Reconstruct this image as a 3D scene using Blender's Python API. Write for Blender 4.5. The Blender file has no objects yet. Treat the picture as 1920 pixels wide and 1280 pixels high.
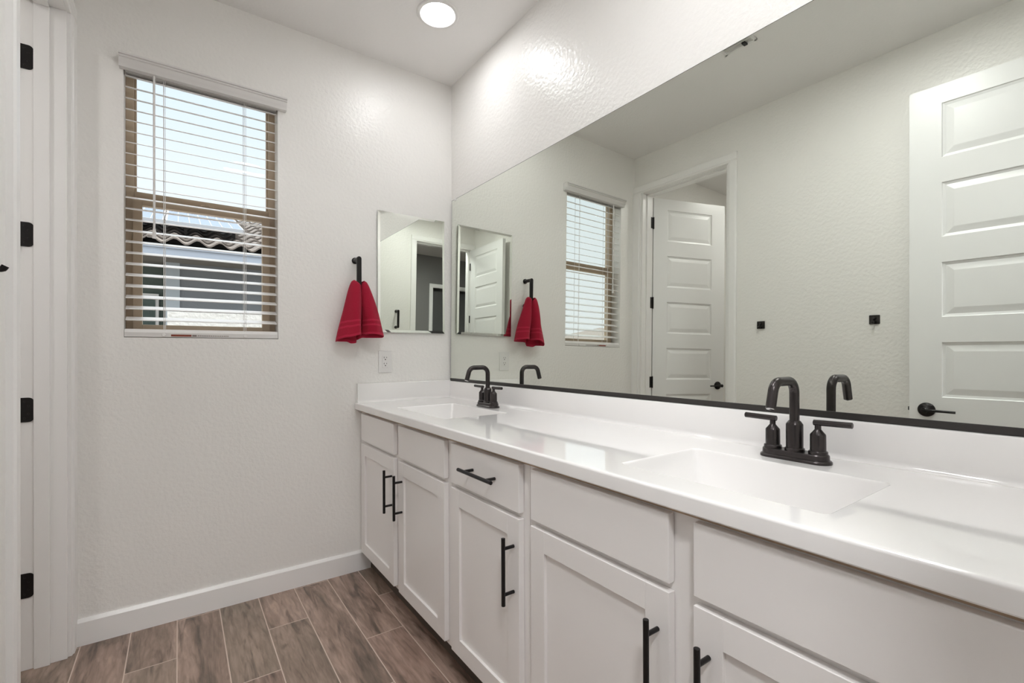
import bpy, bmesh, math, random
from mathutils import Vector, Matrix
random.seed(7)
PI = math.pi
S = bpy.context.scene
COL = S.collection

# ------------------------------------------------------------------ camera
cam_d = bpy.data.cameras.new('camera'); cam = bpy.data.objects.new('camera', cam_d); COL.objects.link(cam)
YAW, PITCH, ROLL = math.radians(35.43), math.radians(0.173), math.radians(-0.227)
F_ = Vector((math.sin(YAW)*math.cos(PITCH), math.cos(YAW)*math.cos(PITCH), math.sin(PITCH)))
R_ = Vector((math.cos(YAW), -math.sin(YAW), 0)); U_ = R_.cross(F_)
R2 = math.cos(ROLL)*R_ + math.sin(ROLL)*U_; U2 = -math.sin(ROLL)*R_ + math.cos(ROLL)*U_
M = Matrix((R2, U2, -F_)).transposed().to_4x4(); M.translation = Vector((-1.3217, -2.4938, 1.1444))
cam.matrix_world = M
cam_d.sensor_fit = 'HORIZONTAL'; cam_d.sensor_width = 36; cam_d.lens = 877.9/1920*36
cam_d.shift_y = 18.28/1920; cam_d.clip_start = 0.02; cam_d.clip_end = 200
S.camera = cam

# ------------------------------------------------------------------ view, world, sun
S.view_settings.view_transform = 'Standard'; S.view_settings.look = 'None'
S.view_settings.gamma = 1; S.view_settings.use_curve_mapping = False
S.view_settings.exposure = 0.5
S.cycles.diffuse_bounces = 8; S.cycles.glossy_bounces = 8; S.cycles.max_bounces = 14
LAMP = 39.0          # radiance of the ceiling downlights
ENTRY_FILL = 28.0         # radiance of the fill light added inside the entry door
HALL_FILL = 88.0          # and of the fill light added in the hall
W = bpy.data.worlds.new('sky'); S.world = W; W.use_nodes = True
nt = W.node_tree; nt.nodes.clear()
wo = nt.nodes.new('ShaderNodeOutputWorld'); bg = nt.nodes.new('ShaderNodeBackground')
tc = nt.nodes.new('ShaderNodeTexCoord'); sx = nt.nodes.new('ShaderNodeSeparateXYZ'); rp = nt.nodes.new('ShaderNodeValToRGB')
nt.links.new(tc.outputs['Generated'], sx.inputs[0]); nt.links.new(sx.outputs['Z'], rp.inputs[0])
rp.color_ramp.elements[0].position = 0.0; rp.color_ramp.elements[0].color = (0.186, 0.188, 0.196, 1)
rp.color_ramp.elements[1].position = 1.0; rp.color_ramp.elements[1].color = (1, 1, 1, 1)
e = rp.color_ramp.elements.new(0.28); e.color = (0.178, 0.188, 0.20, 1)
e = rp.color_ramp.elements.new(0.46); e.color = (0.155, 0.178, 0.198, 1)
e = rp.color_ramp.elements.new(0.62); e.color = (0.5, 0.52, 0.55, 1)
nt.links.new(rp.outputs[0], bg.inputs[0]); bg.inputs[1].default_value = 4.25
nt.links.new(bg.outputs[0], wo.inputs[0])
sd = bpy.data.lights.new('sun', 'SUN'); sd.energy = 2.2; sd.angle = 0.02; sd.color = (1, 0.95, 0.87)
sun = bpy.data.objects.new('sun', sd); COL.objects.link(sun)
sun.rotation_euler = Vector((0.62, -0.12, 0.78)).to_track_quat('Z', 'Y').to_euler()

# ------------------------------------------------------------------ materials
def lin(c): return c/12.92 if c <= 0.04045 else ((c+0.055)/1.055)**2.4
def rgb(r, g, b): return (lin(r/255), lin(g/255), lin(b/255), 1)
def mat(name, col, rough=0.5, metal=0.0, bump=None, coat=0.0, spec=0.5, vary=0.0):
    m = bpy.data.materials.new(name); m.use_nodes = True
    n = m.node_tree; b = n.nodes['Principled BSDF']
    b.inputs['Base Color'].default_value = col; b.inputs['Roughness'].default_value = rough
    b.inputs['Metallic'].default_value = metal; b.inputs['Coat Weight'].default_value = coat
    b.inputs['Coat Roughness'].default_value = 0.05; b.inputs['Specular IOR Level'].default_value = spec
    t = n.nodes.new('ShaderNodeTexCoord')
    if bump:
        sc, st, dist = bump
        z = n.nodes.new('ShaderNodeTexNoise'); z.inputs['Scale'].default_value = sc; z.inputs['Detail'].default_value = 3
        n.links.new(t.outputs['Object'], z.inputs['Vector'])
        bp = n.nodes.new('ShaderNodeBump'); bp.inputs['Strength'].default_value = st; bp.inputs['Distance'].default_value = dist
        n.links.new(z.outputs['Fac'], bp.inputs['Height']); n.links.new(bp.outputs['Normal'], b.inputs['Normal'])
    if vary:
        z = n.nodes.new('ShaderNodeTexNoise'); z.inputs['Scale'].default_value = 6; z.inputs['Detail'].default_value = 4
        n.links.new(t.outputs['Object'], z.inputs['Vector'])
        mx = n.nodes.new('ShaderNodeMix'); mx.data_type = 'RGBA'
        mx.inputs[6].default_value = col
        mx.inputs[7].default_value = tuple(c*(1-vary) for c in col[:3]) + (1,)
        n.links.new(z.outputs['Fac'], mx.inputs[0]); n.links.new(mx.outputs[2], b.inputs['Base Color'])
    return m
def emit(name, col, s):
    m = bpy.data.materials.new(name); m.use_nodes = True; n = m.node_tree; n.nodes.clear()
    o = n.nodes.new('ShaderNodeOutputMaterial'); e_ = n.nodes.new('ShaderNodeEmission')
    e_.inputs[0].default_value = col; e_.inputs[1].default_value = s; n.links.new(e_.outputs[0], o.inputs[0]); return m

WALL = mat('wall_paint', (0.866, 0.853, 0.828, 1), 0.29, bump=(62, 0.42, 0.006), spec=0.4)
HALLW = mat('hall_dimmed_wall', (0.20, 0.195, 0.19, 1), 0.6, bump=(70, 0.4, 0.005))  # darkness of the hall put into its wall colour, despite the added lamp
CEIL = mat('ceiling_paint', (0.87, 0.855, 0.842, 1), 0.6, bump=(80, 0.3, 0.004), spec=0.3)
TRIM = mat('trim_paint', (0.90, 0.89, 0.88, 1), 0.28)
DOORP = mat('door_paint', (0.87, 0.87, 0.868, 1), 0.32)
CAB = mat('cabinet_paint', (0.85, 0.825, 0.81, 1), 0.36)
KICKSHADE = mat('toe_kick_shade', (0.09, 0.07, 0.055, 1), 0.7)  # shadow under the doors put into the toe kick colour
WOODS = mat('bare_wood', rgb(188, 164, 140), 0.7)
KICK = mat('toe_kick_paint', (0.55, 0.52, 0.49, 1), 0.5)
TOP = mat('cultured_marble', (0.86, 0.845, 0.835, 1), 0.06, bump=(2.2, 0.06, 0.02), coat=0.4)
BRONZE = mat('dark_bronze', (0.058, 0.051, 0.051, 1), 0.27, metal=0.8)
BLACK = mat('black_metal', (0.016, 0.014, 0.014, 1), 0.32, metal=0.5)
CHAN = mat('black_channel', (0.045, 0.041, 0.039, 1), 0.4, metal=0.4)
CHROME = mat('chrome_aerator', (0.75, 0.75, 0.75, 1), 0.12, metal=1.0)
MIRROR = mat('mirror_glass', (0.795, 0.82, 0.765, 1), 0.0, metal=1.0)
MEDM = mat('bevelled_mirror_glass', (0.84, 0.865, 0.82, 1), 0.0, metal=1.0)
MEDGE = mat('mirror_edge', (0.05, 0.055, 0.05, 1), 0.3)
WHITEP = mat('white_plastic', (0.80, 0.79, 0.775, 1), 0.3)
DARKP = mat('dark_slot', (0.02, 0.02, 0.02, 1), 0.5)
BLIND = mat('blind_white', (0.76, 0.745, 0.73, 1), 0.35)
CORD = mat('blind_cord', (0.8, 0.79, 0.78, 1), 0.7)
TAN = mat('tan_vinyl', rgb(186, 168, 146), 0.45)
STICK = mat('sticker_orange', rgb(132, 58, 36), 0.5)
PRINT = mat('sticker_print', rgb(120, 110, 104), 0.5)
LENS = emit('lamp_lens', (0.985, 0.99, 1, 1), LAMP)
STUCCO = mat('grey_stucco', rgb(120, 124, 128), 0.9, bump=(60, 0.4, 0.01))
FASCIA = mat('fascia_paint', rgb(168, 176, 188), 0.6)
SOFFIT = mat('soffit_paint', rgb(120, 118, 115), 0.8)
TILE = mat('clay_tile', rgb(122, 112, 104), 0.8, vary=0.4)
FENCE = mat('white_block', rgb(206, 204, 200), 0.9, bump=(30, 0.5, 0.02))
GROUND = mat('gravel', rgb(150, 140, 128), 0.95, bump=(40, 0.6, 0.02), vary=0.3)
GREENW = mat('green_grey_glass', rgb(70, 92, 86), 0.1, vary=0.5)
TILEGREY = mat('far_roof_tile', rgb(120, 112, 106), 0.8, vary=0.3)

def math_node(n, op, a, b=None):
    k = n.nodes.new('ShaderNodeMath'); k.operation = op
    for i, v in enumerate((a, b)):
        if v is None: continue
        if isinstance(v, (int, float)): k.inputs[i].default_value = v
        else: n.links.new(v, k.inputs[i])
    return k.outputs[0]

def glass_mat():
    m = bpy.data.materials.new('window_glass'); m.use_nodes = True; n = m.node_tree; n.nodes.clear()
    o = n.nodes.new('ShaderNodeOutputMaterial'); mx = n.nodes.new('ShaderNodeMixShader')
    t = n.nodes.new('ShaderNodeBsdfTransparent'); t.inputs[0].default_value = (0.93, 0.95, 0.95, 1)
    g = n.nodes.new('ShaderNodeBsdfGlossy'); g.inputs['Roughness'].default_value = 0.0
    lw = n.nodes.new('ShaderNodeLayerWeight'); lw.inputs[0].default_value = 0.5
    pw = math_node(n, 'ADD', 0.012, math_node(n, 'MULTIPLY', math_node(n, 'POWER', lw.outputs['Facing'], 5.0), 0.9))
    n.links.new(pw, mx.inputs[0]); n.links.new(t.outputs[0], mx.inputs[1]); n.links.new(g.outputs[0], mx.inputs[2])
    n.links.new(mx.outputs[0], o.inputs[0]); return m
GLASS = glass_mat()

def floor_mat():
    m = bpy.data.materials.new('wood_look_tile'); m.use_nodes = True; n = m.node_tree; b = n.nodes['Principled BSDF']
    t = n.nodes.new('ShaderNodeTexCoord'); s = n.nodes.new('ShaderNodeSeparateXYZ'); n.links.new(t.outputs['Object'], s.inputs[0])
    X, Y = s.outputs[0], s.outputs[1]
    mn = lambda *a: math_node(n, *a)
    u = mn('DIVIDE', mn('ADD', X, 0.5565), 0.1545)            # tile columns run along Y
    ci = mn('FLOOR', u); fu = mn('FRACT', u)
    v = mn('DIVIDE', mn('ADD', mn('ADD', Y, 0.321), mn('MULTIPLY', mn('ADD', ci, 0), -0.3)), 0.9)
    ri = mn('FLOOR', v); fv = mn('FRACT', v)
    gu = mn('MINIMUM', fu, mn('SUBTRACT', 1.0, fu)); gv = mn('MINIMUM', fv, mn('SUBTRACT', 1.0, fv))
    g = mn('MINIMUM', mn('MULTIPLY', gu, 0.1545), mn('MULTIPLY', gv, 0.9))
    grout = mn('LESS_THAN', g, 0.0019)
    cb = n.nodes.new('ShaderNodeCombineXYZ'); n.links.new(ci, cb.inputs[0]); n.links.new(ri, cb.inputs[1])
    wn = n.nodes.new('ShaderNodeTexWhiteNoise'); n.links.new(cb.outputs[0], wn.inputs['Vector'])
    # per tile shift of the grain
    off = n.nodes.new('ShaderNodeVectorMath'); off.operation = 'SCALE'; n.links.new(wn.outputs['Color'], off.inputs[0]); off.inputs['Scale'].default_value = 17
    ad = n.nodes.new('ShaderNodeVectorMath'); n.links.new(t.outputs['Object'], ad.inputs[0]); n.links.new(off.outputs[0], ad.inputs[1])
    mp = n.nodes.new('ShaderNodeMapping'); n.links.new(ad.outputs[0], mp.inputs[0]); mp.inputs['Scale'].default_value = (1.0, 0.14, 1)
    n1 = n.nodes.new('ShaderNodeTexNoise'); n1.inputs['Scale'].default_value = 9; n1.inputs['Detail'].default_value = 5; n1.inputs['Roughness'].default_value = 0.6; n1.inputs['Distortion'].default_value = 1.2
    n.links.new(mp.outputs[0], n1.inputs['Vector'])
    n2 = n.nodes.new('ShaderNodeTexNoise'); n2.inputs['Scale'].default_value = 75; n2.inputs['Detail'].default_value = 6; n2.inputs['Distortion'].default_value = 0.6
    n.links.new(mp.outputs[0], n2.inputs['Vector'])
    n3 = n.nodes.new('ShaderNodeTexNoise'); n3.inputs['Scale'].default_value = 24; n3.inputs['Detail'].default_value = 4; n3.inputs['Distortion'].default_value = 1.6
    n.links.new(mp.outputs[0], n3.inputs['Vector'])
    r = n.nodes.new('ShaderNodeValToRGB'); n.links.new(n1.outputs['Fac'], r.inputs[0])
    el = r.color_ramp.elements; el[0].position = 0.35; el[0].color = rgb(100, 84, 74); el[1].position = 0.66; el[1].color = rgb(182, 156, 143)
    k = el.new(0.5); k.color = rgb(152, 127, 115)
    # grey cast on some tiles, fine dark grain and streaks
    m1 = n.nodes.new('ShaderNodeMix'); m1.data_type = 'RGBA'; n.links.new(mn('MULTIPLY', wn.outputs['Value'], 0.85), m1.inputs[0]); n.links.new(r.outputs[0], m1.inputs[6]); m1.inputs[7].default_value = rgb(140, 126, 112)
    st = n.nodes.new('ShaderNodeMapRange'); n.links.new(n3.outputs['Fac'], st.inputs[0]); st.inputs[1].default_value = 0.54; st.inputs[2].default_value = 0.70; st.inputs[3].default_value = 1.0; st.inputs[4].default_value = 0.52
    fg = n.nodes.new('ShaderNodeMapRange'); n.links.new(n2.outputs['Fac'], fg.inputs[0]); fg.inputs[1].default_value = 0.3; fg.inputs[2].default_value = 0.7; fg.inputs[3].default_value = 0.74; fg.inputs[4].default_value = 1.22
    k1 = mn('MULTIPLY', st.outputs[0], fg.outputs[0])
    sc = n.nodes.new('ShaderNodeVectorMath'); sc.operation = 'SCALE'; n.links.new(m1.outputs[2], sc.inputs[0]); n.links.new(k1, sc.inputs['Scale'])
    m2 = n.nodes.new('ShaderNodeMix'); m2.data_type = 'RGBA'; n.links.new(grout, m2.inputs[0]); n.links.new(sc.outputs[0], m2.inputs[6]); m2.inputs[7].default_value = rgb(206, 188, 176)
    n.links.new(m2.outputs[2], b.inputs['Base Color'])
    rr = mn('ADD', mn('MULTIPLY', n1.outputs['Fac'], 0.2), mn('ADD', 0.30, mn('MULTIPLY', grout, 0.4)))
    n.links.new(rr, b.inputs['Roughness'])
    bp = n.nodes.new('ShaderNodeBump'); bp.inputs['Distance'].default_value = 0.002; bp.inputs['Strength'].default_value = 0.4
    n.links.new(mn('SUBTRACT', mn('MULTIPLY', n2.outputs['Fac'], 0.3), grout), bp.inputs['Height']); n.links.new(bp.outputs[0], b.inputs['Normal'])
    return m
FLOOR = floor_mat()

def towel_mat():
    m = bpy.data.materials.new('red_terry'); m.use_nodes = True; n = m.node_tree; b = n.nodes['Principled BSDF']
    b.inputs['Roughness'].default_value = 0.95; b.inputs['Sheen Weight'].default_value = 0.15; b.inputs['Sheen Tint'].default_value = (1, 0.3, 0.4, 1)
    uv = n.nodes.new('ShaderNodeUVMap'); s = n.nodes.new('ShaderNodeSeparateXYZ'); n.links.new(uv.outputs[0], s.inputs[0])
    V = s.outputs[1]; mn = lambda *a: math_node(n, *a)
    band = mn('MAXIMUM', mn('MAXIMUM', mn('MULTIPLY', mn('GREATER_THAN', V, 0.70), mn('LESS_THAN', V, 0.735)),
              mn('MULTIPLY', mn('GREATER_THAN', V, 0.79), mn('LESS_THAN', V, 0.825))), mn('GREATER_THAN', V, 0.955))
    t = n.nodes.new('ShaderNodeTexCoord'); z = n.nodes.new('ShaderNodeTexNoise'); z.inputs['Scale'].default_value = 420; z.inputs['Detail'].default_value = 2
    n.links.new(t.outputs['Object'], z.inputs['Vector'])
    mx = n.nodes.new('ShaderNodeMix'); mx.data_type = 'RGBA'; n.links.new(band, mx.inputs[0])
    mx.inputs[6].default_value = (0.37, 0.0025, 0.028, 1); mx.inputs[7].default_value = (0.50, 0.012, 0.05, 1)
    n.links.new(mx.outputs[2], b.inputs['Base Color'])
    bp = n.nodes.new('ShaderNodeBump'); bp.inputs['Strength'].default_value = 0.7; bp.inputs['Distance'].default_value = 0.004
    n.links.new(mn('ADD', z.outputs['Fac'], mn('MULTIPLY', band, -0.3)), bp.inputs['Height']); n.links.new(bp.outputs[0], b.inputs['Normal'])
    return m
TOWEL = towel_mat()

def solar_mat():
    m = bpy.data.materials.new('solar_cells'); m.use_nodes = True; n = m.node_tree; b = n.nodes['Principled BSDF']
    t = n.nodes.new('ShaderNodeTexCoord'); s = n.nodes.new('ShaderNodeSeparateXYZ'); n.links.new(t.outputs['Object'], s.inputs[0])
    mn = lambda *a: math_node(n, *a)
    fx = mn('FRACT', mn('DIVIDE', s.outputs[0], 0.1314)); fy = mn('FRACT', mn('DIVIDE', s.outputs[1], 0.168))
    ln = mn('MAXIMUM', mn('LESS_THAN', fx, 0.05), mn('MULTIPLY', mn('LESS_THAN', fy, 0.03), 0.5))
    mx = n.nodes.new('ShaderNodeMix'); mx.data_type = 'RGBA'; n.links.new(ln, mx.inputs[0]); mx.inputs[6].default_value = rgb(96, 112, 138); mx.inputs[7].default_value = rgb(225, 228, 235)
    n.links.new(mx.outputs[2], b.inputs['Base Color']); b.inputs['Roughness'].default_value = 0.15
    return m
SOLAR = solar_mat()

# ------------------------------------------------------------------ mesh building
class MB:
    def __init__(s): s.bm = bmesh.new(); s.uvs = None
    def box(s, x0, y0, z0, x1, y1, z1, mi=0):
        x0, x1 = min(x0, x1), max(x0, x1); y0, y1 = min(y0, y1), max(y0, y1); z0, z1 = min(z0, z1), max(z0, z1)
        v = [s.bm.verts.new(p) for p in ((x0,y0,z0),(x1,y0,z0),(x1,y1,z0),(x0,y1,z0),(x0,y0,z1),(x1,y0,z1),(x1,y1,z1),(x0,y1,z1))]
        for f in ((3,2,1,0),(4,5,6,7),(0,1,5,4),(1,2,6,5),(2,3,7,6),(3,0,4,7)):
            s.bm.faces.new([v[i] for i in f]).material_index = mi
        return s
    def prism(s, pts, a, b, axis='z', mi=0):
        """extrude polygon pts (2D) between a and b along axis; 2D order: x->(y,z) y->(x,z) z->(x,y)"""
        def P(p, h): return {'x': (h, p[0], p[1]), 'y': (p[0], h, p[1]), 'z': (p[0], p[1], h)}[axis]
        A = [s.bm.verts.new(P(p, a)) for p in pts]; B = [s.bm.verts.new(P(p, b)) for p in pts]
        n = len(pts)
        fs = [s.bm.faces.new(A), s.bm.faces.new(B[::-1])]
        for i in range(n): fs.append(s.bm.faces.new((A[i], B[i], B[(i+1) % n], A[(i+1) % n])))
        for f in fs: f.material_index = mi
        return s
    def lathe(s, prof, c=(0,0,0), axis='z', n=32, mi=0):
        """prof: list of (r, h)"""
        def P(r, h, a):
            x, y = r*math.cos(a), r*math.sin(a)
            d = {'z': (x, y, h), 'x': (h, x, y), 'y': (y, h, x)}[axis]
            return (c[0]+d[0], c[1]+d[1], c[2]+d[2])
        rows = []
        for r, h in prof:
            if r < 1e-6: rows.append([s.bm.verts.new(P(0, h, 0))])
            else: rows.append([s.bm.verts.new(P(r, h, 2*PI*i/n)) for i in range(n)])
        for A, B in zip(rows, rows[1:]):
            for i in range(n):
                j = (i+1) % n
                if len(A) == 1 and len(B) == 1: continue
                if len(A) == 1: f = (A[0], B[j], B[i])
                elif len(B) == 1: f = (A[i], A[j], B[0])
                else: f = (A[i], A[j], B[j], B[i])
                s.bm.faces.new(f).material_index = mi
        if len(rows[0]) > 1: s.bm.faces.new(rows[0][::-1]).material_index = mi
        if len(rows[-1]) > 1: s.bm.faces.new(rows[-1]).material_index = mi
        return s
    def tube(s, path, rad, n=16, flat=1.0, mi=0):
        path = [Vector(p) for p in path]; rows = []
        rr = rad if isinstance(rad, (list, tuple)) else [rad]*len(path)
        t = (path[1]-path[0]).normalized(); up = Vector((0,0,1)) if abs(t.z) < 0.9 else Vector((0,1,0))
        nx = t.cross(up).normalized()
        for i, p in enumerate(path):
            if i == 0: t = path[1]-path[0]
            elif i == len(path)-1: t = path[-1]-path[-2]
            else: t = (path[i+1]-path[i]).normalized()+(path[i]-path[i-1]).normalized()
            t.normalize(); nx = (nx - t*nx.dot(t)).normalized(); ny = t.cross(nx)
            rows.append([s.bm.verts.new(p+(nx*math.cos(2*PI*k/n)+ny*math.sin(2*PI*k/n)*flat)*rr[i]) for k in range(n)])
        for A, B in zip(rows, rows[1:]):
            for k in range(n): s.bm.faces.new((A[k], A[(k+1) % n], B[(k+1) % n], B[k])).material_index = mi
        s.bm.faces.new(rows[0][::-1]).material_index = mi; s.bm.faces.new(rows[-1]).material_index = mi
        return s
    def build(s, name, mats, parent=None, loc=(0,0,0), rot=(0,0,0), smooth=None, bevel=0.0, segs=2, keep=False):
        if not keep: bmesh.ops.recalc_face_normals(s.bm, faces=s.bm.faces)
        me = bpy.data.meshes.new(name); s.bm.to_mesh(me); s.bm.free()
        for m in (mats if isinstance(mats, (list, tuple)) else [mats]): me.materials.append(m)
        o = bpy.data.objects.new(name, me); COL.objects.link(o); o.location = loc; o.rotation_euler = rot
        if parent: o.parent = parent
        if smooth or bevel:
            for p in me.polygons: p.use_smooth = True
            me.set_sharp_from_angle(angle=math.radians(smooth or 35))
        if bevel:
            md = o.modifiers.new('bevel', 'BEVEL'); md.width = bevel; md.segments = segs; md.limit_method = 'ANGLE'; md.angle_limit = math.radians(40); md.harden_normals = True
        return o

def bx(*a): return MB().box(*a)
def tag(o, label, cat, group=None, kind=None):
    o['label'] = label; o['category'] = cat
    if group: o['group'] = group
    if kind: o['kind'] = kind
    return o
def thing(name, loc, label, cat, group=None, kind=None, rz=0):
    o = bpy.data.objects.new(name, None); COL.objects.link(o); o.location = loc; o.rotation_euler = (0,0,rz); o.empty_display_size = 0.05
    return tag(o, label, cat, group, kind)
def struct(name, mb, m, label, cat, **k): return tag(mb.build(name, m, **k), label, cat, None, 'structure')
def fillet(pts, rads, n=6):
    """round the inner corners of a polyline"""
    pts = [Vector(p) for p in pts]; out = [pts[0]]
    for i in range(1, len(pts)-1):
        a, b, c = pts[i-1], pts[i], pts[i+1]; u = (a-b).normalized(); w = (c-b).normalized()
        th = math.acos(max(-1, min(1, u.dot(w)))); r = rads[i-1]; d = r/math.tan(th/2)
        p0, p1 = b+u*d, b+w*d; cen = b+(u+w).normalized()*(r/math.sin(th/2))
        v0, v1 = p0-cen, p1-cen; an = math.acos(max(-1, min(1, v0.normalized().dot(v1.normalized())))); ax = v0.cross(v1).normalized()
        for k in range(n+1): out.append(cen+Matrix.Rotation(an*k/n, 3, ax) @ v0)
    out.append(pts[-1]); return out

def panel_slab(w, h, t, panels, front, back=None):
    """slab from (0,0,0) to (w,t,h); front face at y=0 looking to -y; panels (u0,u1,z0,z1); rings of (inset, depth)"""
    m = MB(); b = m.bm; cache = {}
    def V(x, y, z):
        k = (round(x, 5), round(y, 5), round(z, 5))
        if k not in cache: cache[k] = b.verts.new(k)
        return cache[k]
    us = sorted({0, w} | {p[0] for p in panels} | {p[1] for p in panels}); zs = sorted({0, h} | {p[2] for p in panels} | {p[3] for p in panels})
    for side in (0, 1):
        rings = (front, back if back is not None else [])[side]
        Y = 0 if side == 0 else t; sg = 1 if side == 0 else -1
        for i in range(len(us)-1):
            for j in range(len(zs)-1):
                um, zm = (us[i]+us[i+1])/2, (zs[j]+zs[j+1])/2
                inp = any(p[0] < um < p[1] and p[2] < zm < p[3] for p in panels)
                if not inp or not rings:
                    b.faces.new([V(us[i],Y,zs[j]), V(us[i+1],Y,zs[j]), V(us[i+1],Y,zs[j+1]), V(us[i],Y,zs[j+1])])
        if rings:
            for (u0, u1, z0, z1) in panels:
                prev = [V(u0,Y,z0), V(u1,Y,z0), V(u1,Y,z1), V(u0,Y,z1)]
                for ins, dep in rings:
                    cur = [V(u0+ins,Y+sg*dep,z0+ins), V(u1-ins,Y+sg*dep,z0+ins), V(u1-ins,Y+sg*dep,z1-ins), V(u0+ins,Y+sg*dep,z1-ins)]
                    for k in range(4): b.faces.new((prev[k], prev[(k+1)%4], cur[(k+1)%4], cur[k]))
                    prev = cur
                b.faces.new(prev)
    for i in range(len(us)-1):
        for z in (0, h): b.faces.new([V(us[i],0,z), V(us[i+1],0,z), V(us[i+1],t,z), V(us[i],t,z)])
    for j in range(len(zs)-1):
        for x in (0, w): b.faces.new([V(x,0,zs[j]), V(x,0,zs[j+1]), V(x,t,zs[j+1]), V(x,t,zs[j])])
    return m

# ------------------------------------------------------------------ the room shell
XL, XR, YN, H = -1.665, 0.012, -2.52, 2.74
T = 0.125
DOOR_H = 2.44
struct('floor', bx(-3.6, -4.6, -0.06, XR+T, 0.14, 0), FLOOR, 'brown wood-look plank tile floor with pale grout', 'floor')
struct('ceiling', bx(-3.6, -4.6, H, XR+T, 0.14, H+0.08), CEIL, 'smooth white painted ceiling over the bathroom', 'ceiling')
WX0, WX1, WZ0, WZ1 = -1.506, -0.931, 1.214, 2.366
w = MB(); w.box(-3.6, 0, 0, WX0, 0.14, H); w.box(WX1, 0, 0, XR+T, 0.14, H); w.box(WX0, 0, 0, WX1, 0.14, WZ0); w.box(WX0, 0, WZ1, WX1, 0.14, H)
struct('wall_far', w, WALL, 'white textured wall that holds the window', 'wall')
struct('wall_right', bx(XR, YN-T, 0, XR+T, 0, H), WALL, 'white textured wall behind the vanity and the large mirror', 'wall')
DY0, DY1 = -0.790, -0.072
w = MB(); w.box(XL-T, DY1, 0, XL, 0, H); w.box(XL-T, YN-T, 0, XL, DY0, H); w.box(XL-T, DY0, DOOR_H+0.012, XL, DY1, H)
struct('wall_left', w, WALL, 'white wall with the toilet room doorway and the robe hooks', 'wall')
EX0, EX1 = -1.625, -0.850
w = MB(); w.box(XL, YN-T, 0, EX0, YN, H); w.box(EX1, YN-T, 0, XR, YN, H); w.box(EX0, YN-T, DOOR_H+0.012, EX1, YN, H)
struct('wall_near', w, WALL, 'white wall with the entry doorway, seen in the mirrors', 'wall')
# toilet room and hall beyond the doorways
struct('wall_toilet_room_back', bx(-3.6, -1.7, 0, -3.5, 0, H), WALL, 'white back wall of the toilet room', 'wall')
struct('wall_toilet_room_side', bx(-3.5, -1.8, 0, XL-T, -1.7, H), WALL, 'white side wall of the toilet room', 'wall')
HY = -4.40
w = MB(); w.box(-1.955, HY-0.1, 0, XR+T, HY, H); w.box(-3.6, HY-0.1, 0, -2.70, HY, H); w.box(-2.70, HY-0.1, 2.24, -1.955, HY, H)
struct('wall_hall_back', w, HALLW, 'hall wall coloured dim, seen through the entry doorway in the small mirror', 'wall')
struct('wall_hall_left', bx(-3.6, HY, 0, -3.5, -1.8, H), HALLW, 'left wall of the hall, coloured dim', 'wall')
struct('wall_hall_right', bx(XR, HY, 0, XR+T, YN-T, H), HALLW, 'right wall of the hall, coloured dim', 'wall')
struct('wall_bedroom', bx(-3.6, -4.6, 0, XR+T, -4.5, H), mat('unlit_room_dark', (0.10, 0.10, 0.10, 1), 0.8), 'wall beyond the hall doorway, coloured dark as an unlit room', 'wall')  # near black colour stands in for a room without light

# baseboards
def base_prof(t=0.013, h=0.103): return [(0,0), (t,0), (t,h-0.012), (t*0.45,h), (0,h)]
m = MB(); m.prism([(-p[0], p[1]) for p in base_prof()], XL+0.017, -0.487, 'x')
struct('baseboard_far', m, TRIM, 'white baseboard under the window', 'baseboard', smooth=25)
m = MB(); m.prism([(XL+p[0], p[1]) for p in base_prof()], YN, -0.866, 'y')
struct('baseboard_left', m, TRIM, 'white baseboard along the left wall beside the toilet room door', 'baseboard', smooth=25)
m = MB(); m.prism([(YN+p[0], p[1]) for p in base_prof()], EX1+0.06, -0.60, 'x')
struct('baseboard_near', m, TRIM, 'white baseboard on the wall beside the entry door', 'baseboard', smooth=25)

# door casings: profile across the width (0 inner .. w outer) with height off the wall
CW = 0.062
def casing_prof(w=CW): return [(0,0), (0,0.009), (0.004,0.012), (0.010,0.012), (0.014,0.0165), (w-0.008,0.018), (w,0.014), (w,0)]
def casing(name, label, horiz, sgn, off, a0, a1, z, lw, rw):
    """a door casing around an opening a0..a1 (far..near) on the wall at off; horiz 'y' for side walls, 'x' for end walls"""
    m = MB()
    def pr(w): return casing_prof(w)
    if horiz == 'y':
        m.prism([(off+sgn*h, a1-u if False else a1+u) for u, h in pr(rw)], 0, z, 'z')
        m.prism([(off+sgn*h, a0-u) for u, h in pr(lw)], 0, z, 'z')
        m.prism([(off+sgn*h, z+u) for u, h in pr(CW)], a0-lw, a1+rw, 'y')
    else:
        m.prism([(a1+u, off+sgn*h) for u, h in pr(rw)], 0, z, 'z')
        m.prism([(a0-u, off+sgn*h) for u, h in pr(lw)], 0, z, 'z')
        m.prism([(off+sgn*h, z+u) for u, h in pr(CW)], a0-lw, a1+rw, 'x')
    return struct(name, m, TRIM, label, 'door casing', smooth=25)
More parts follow.
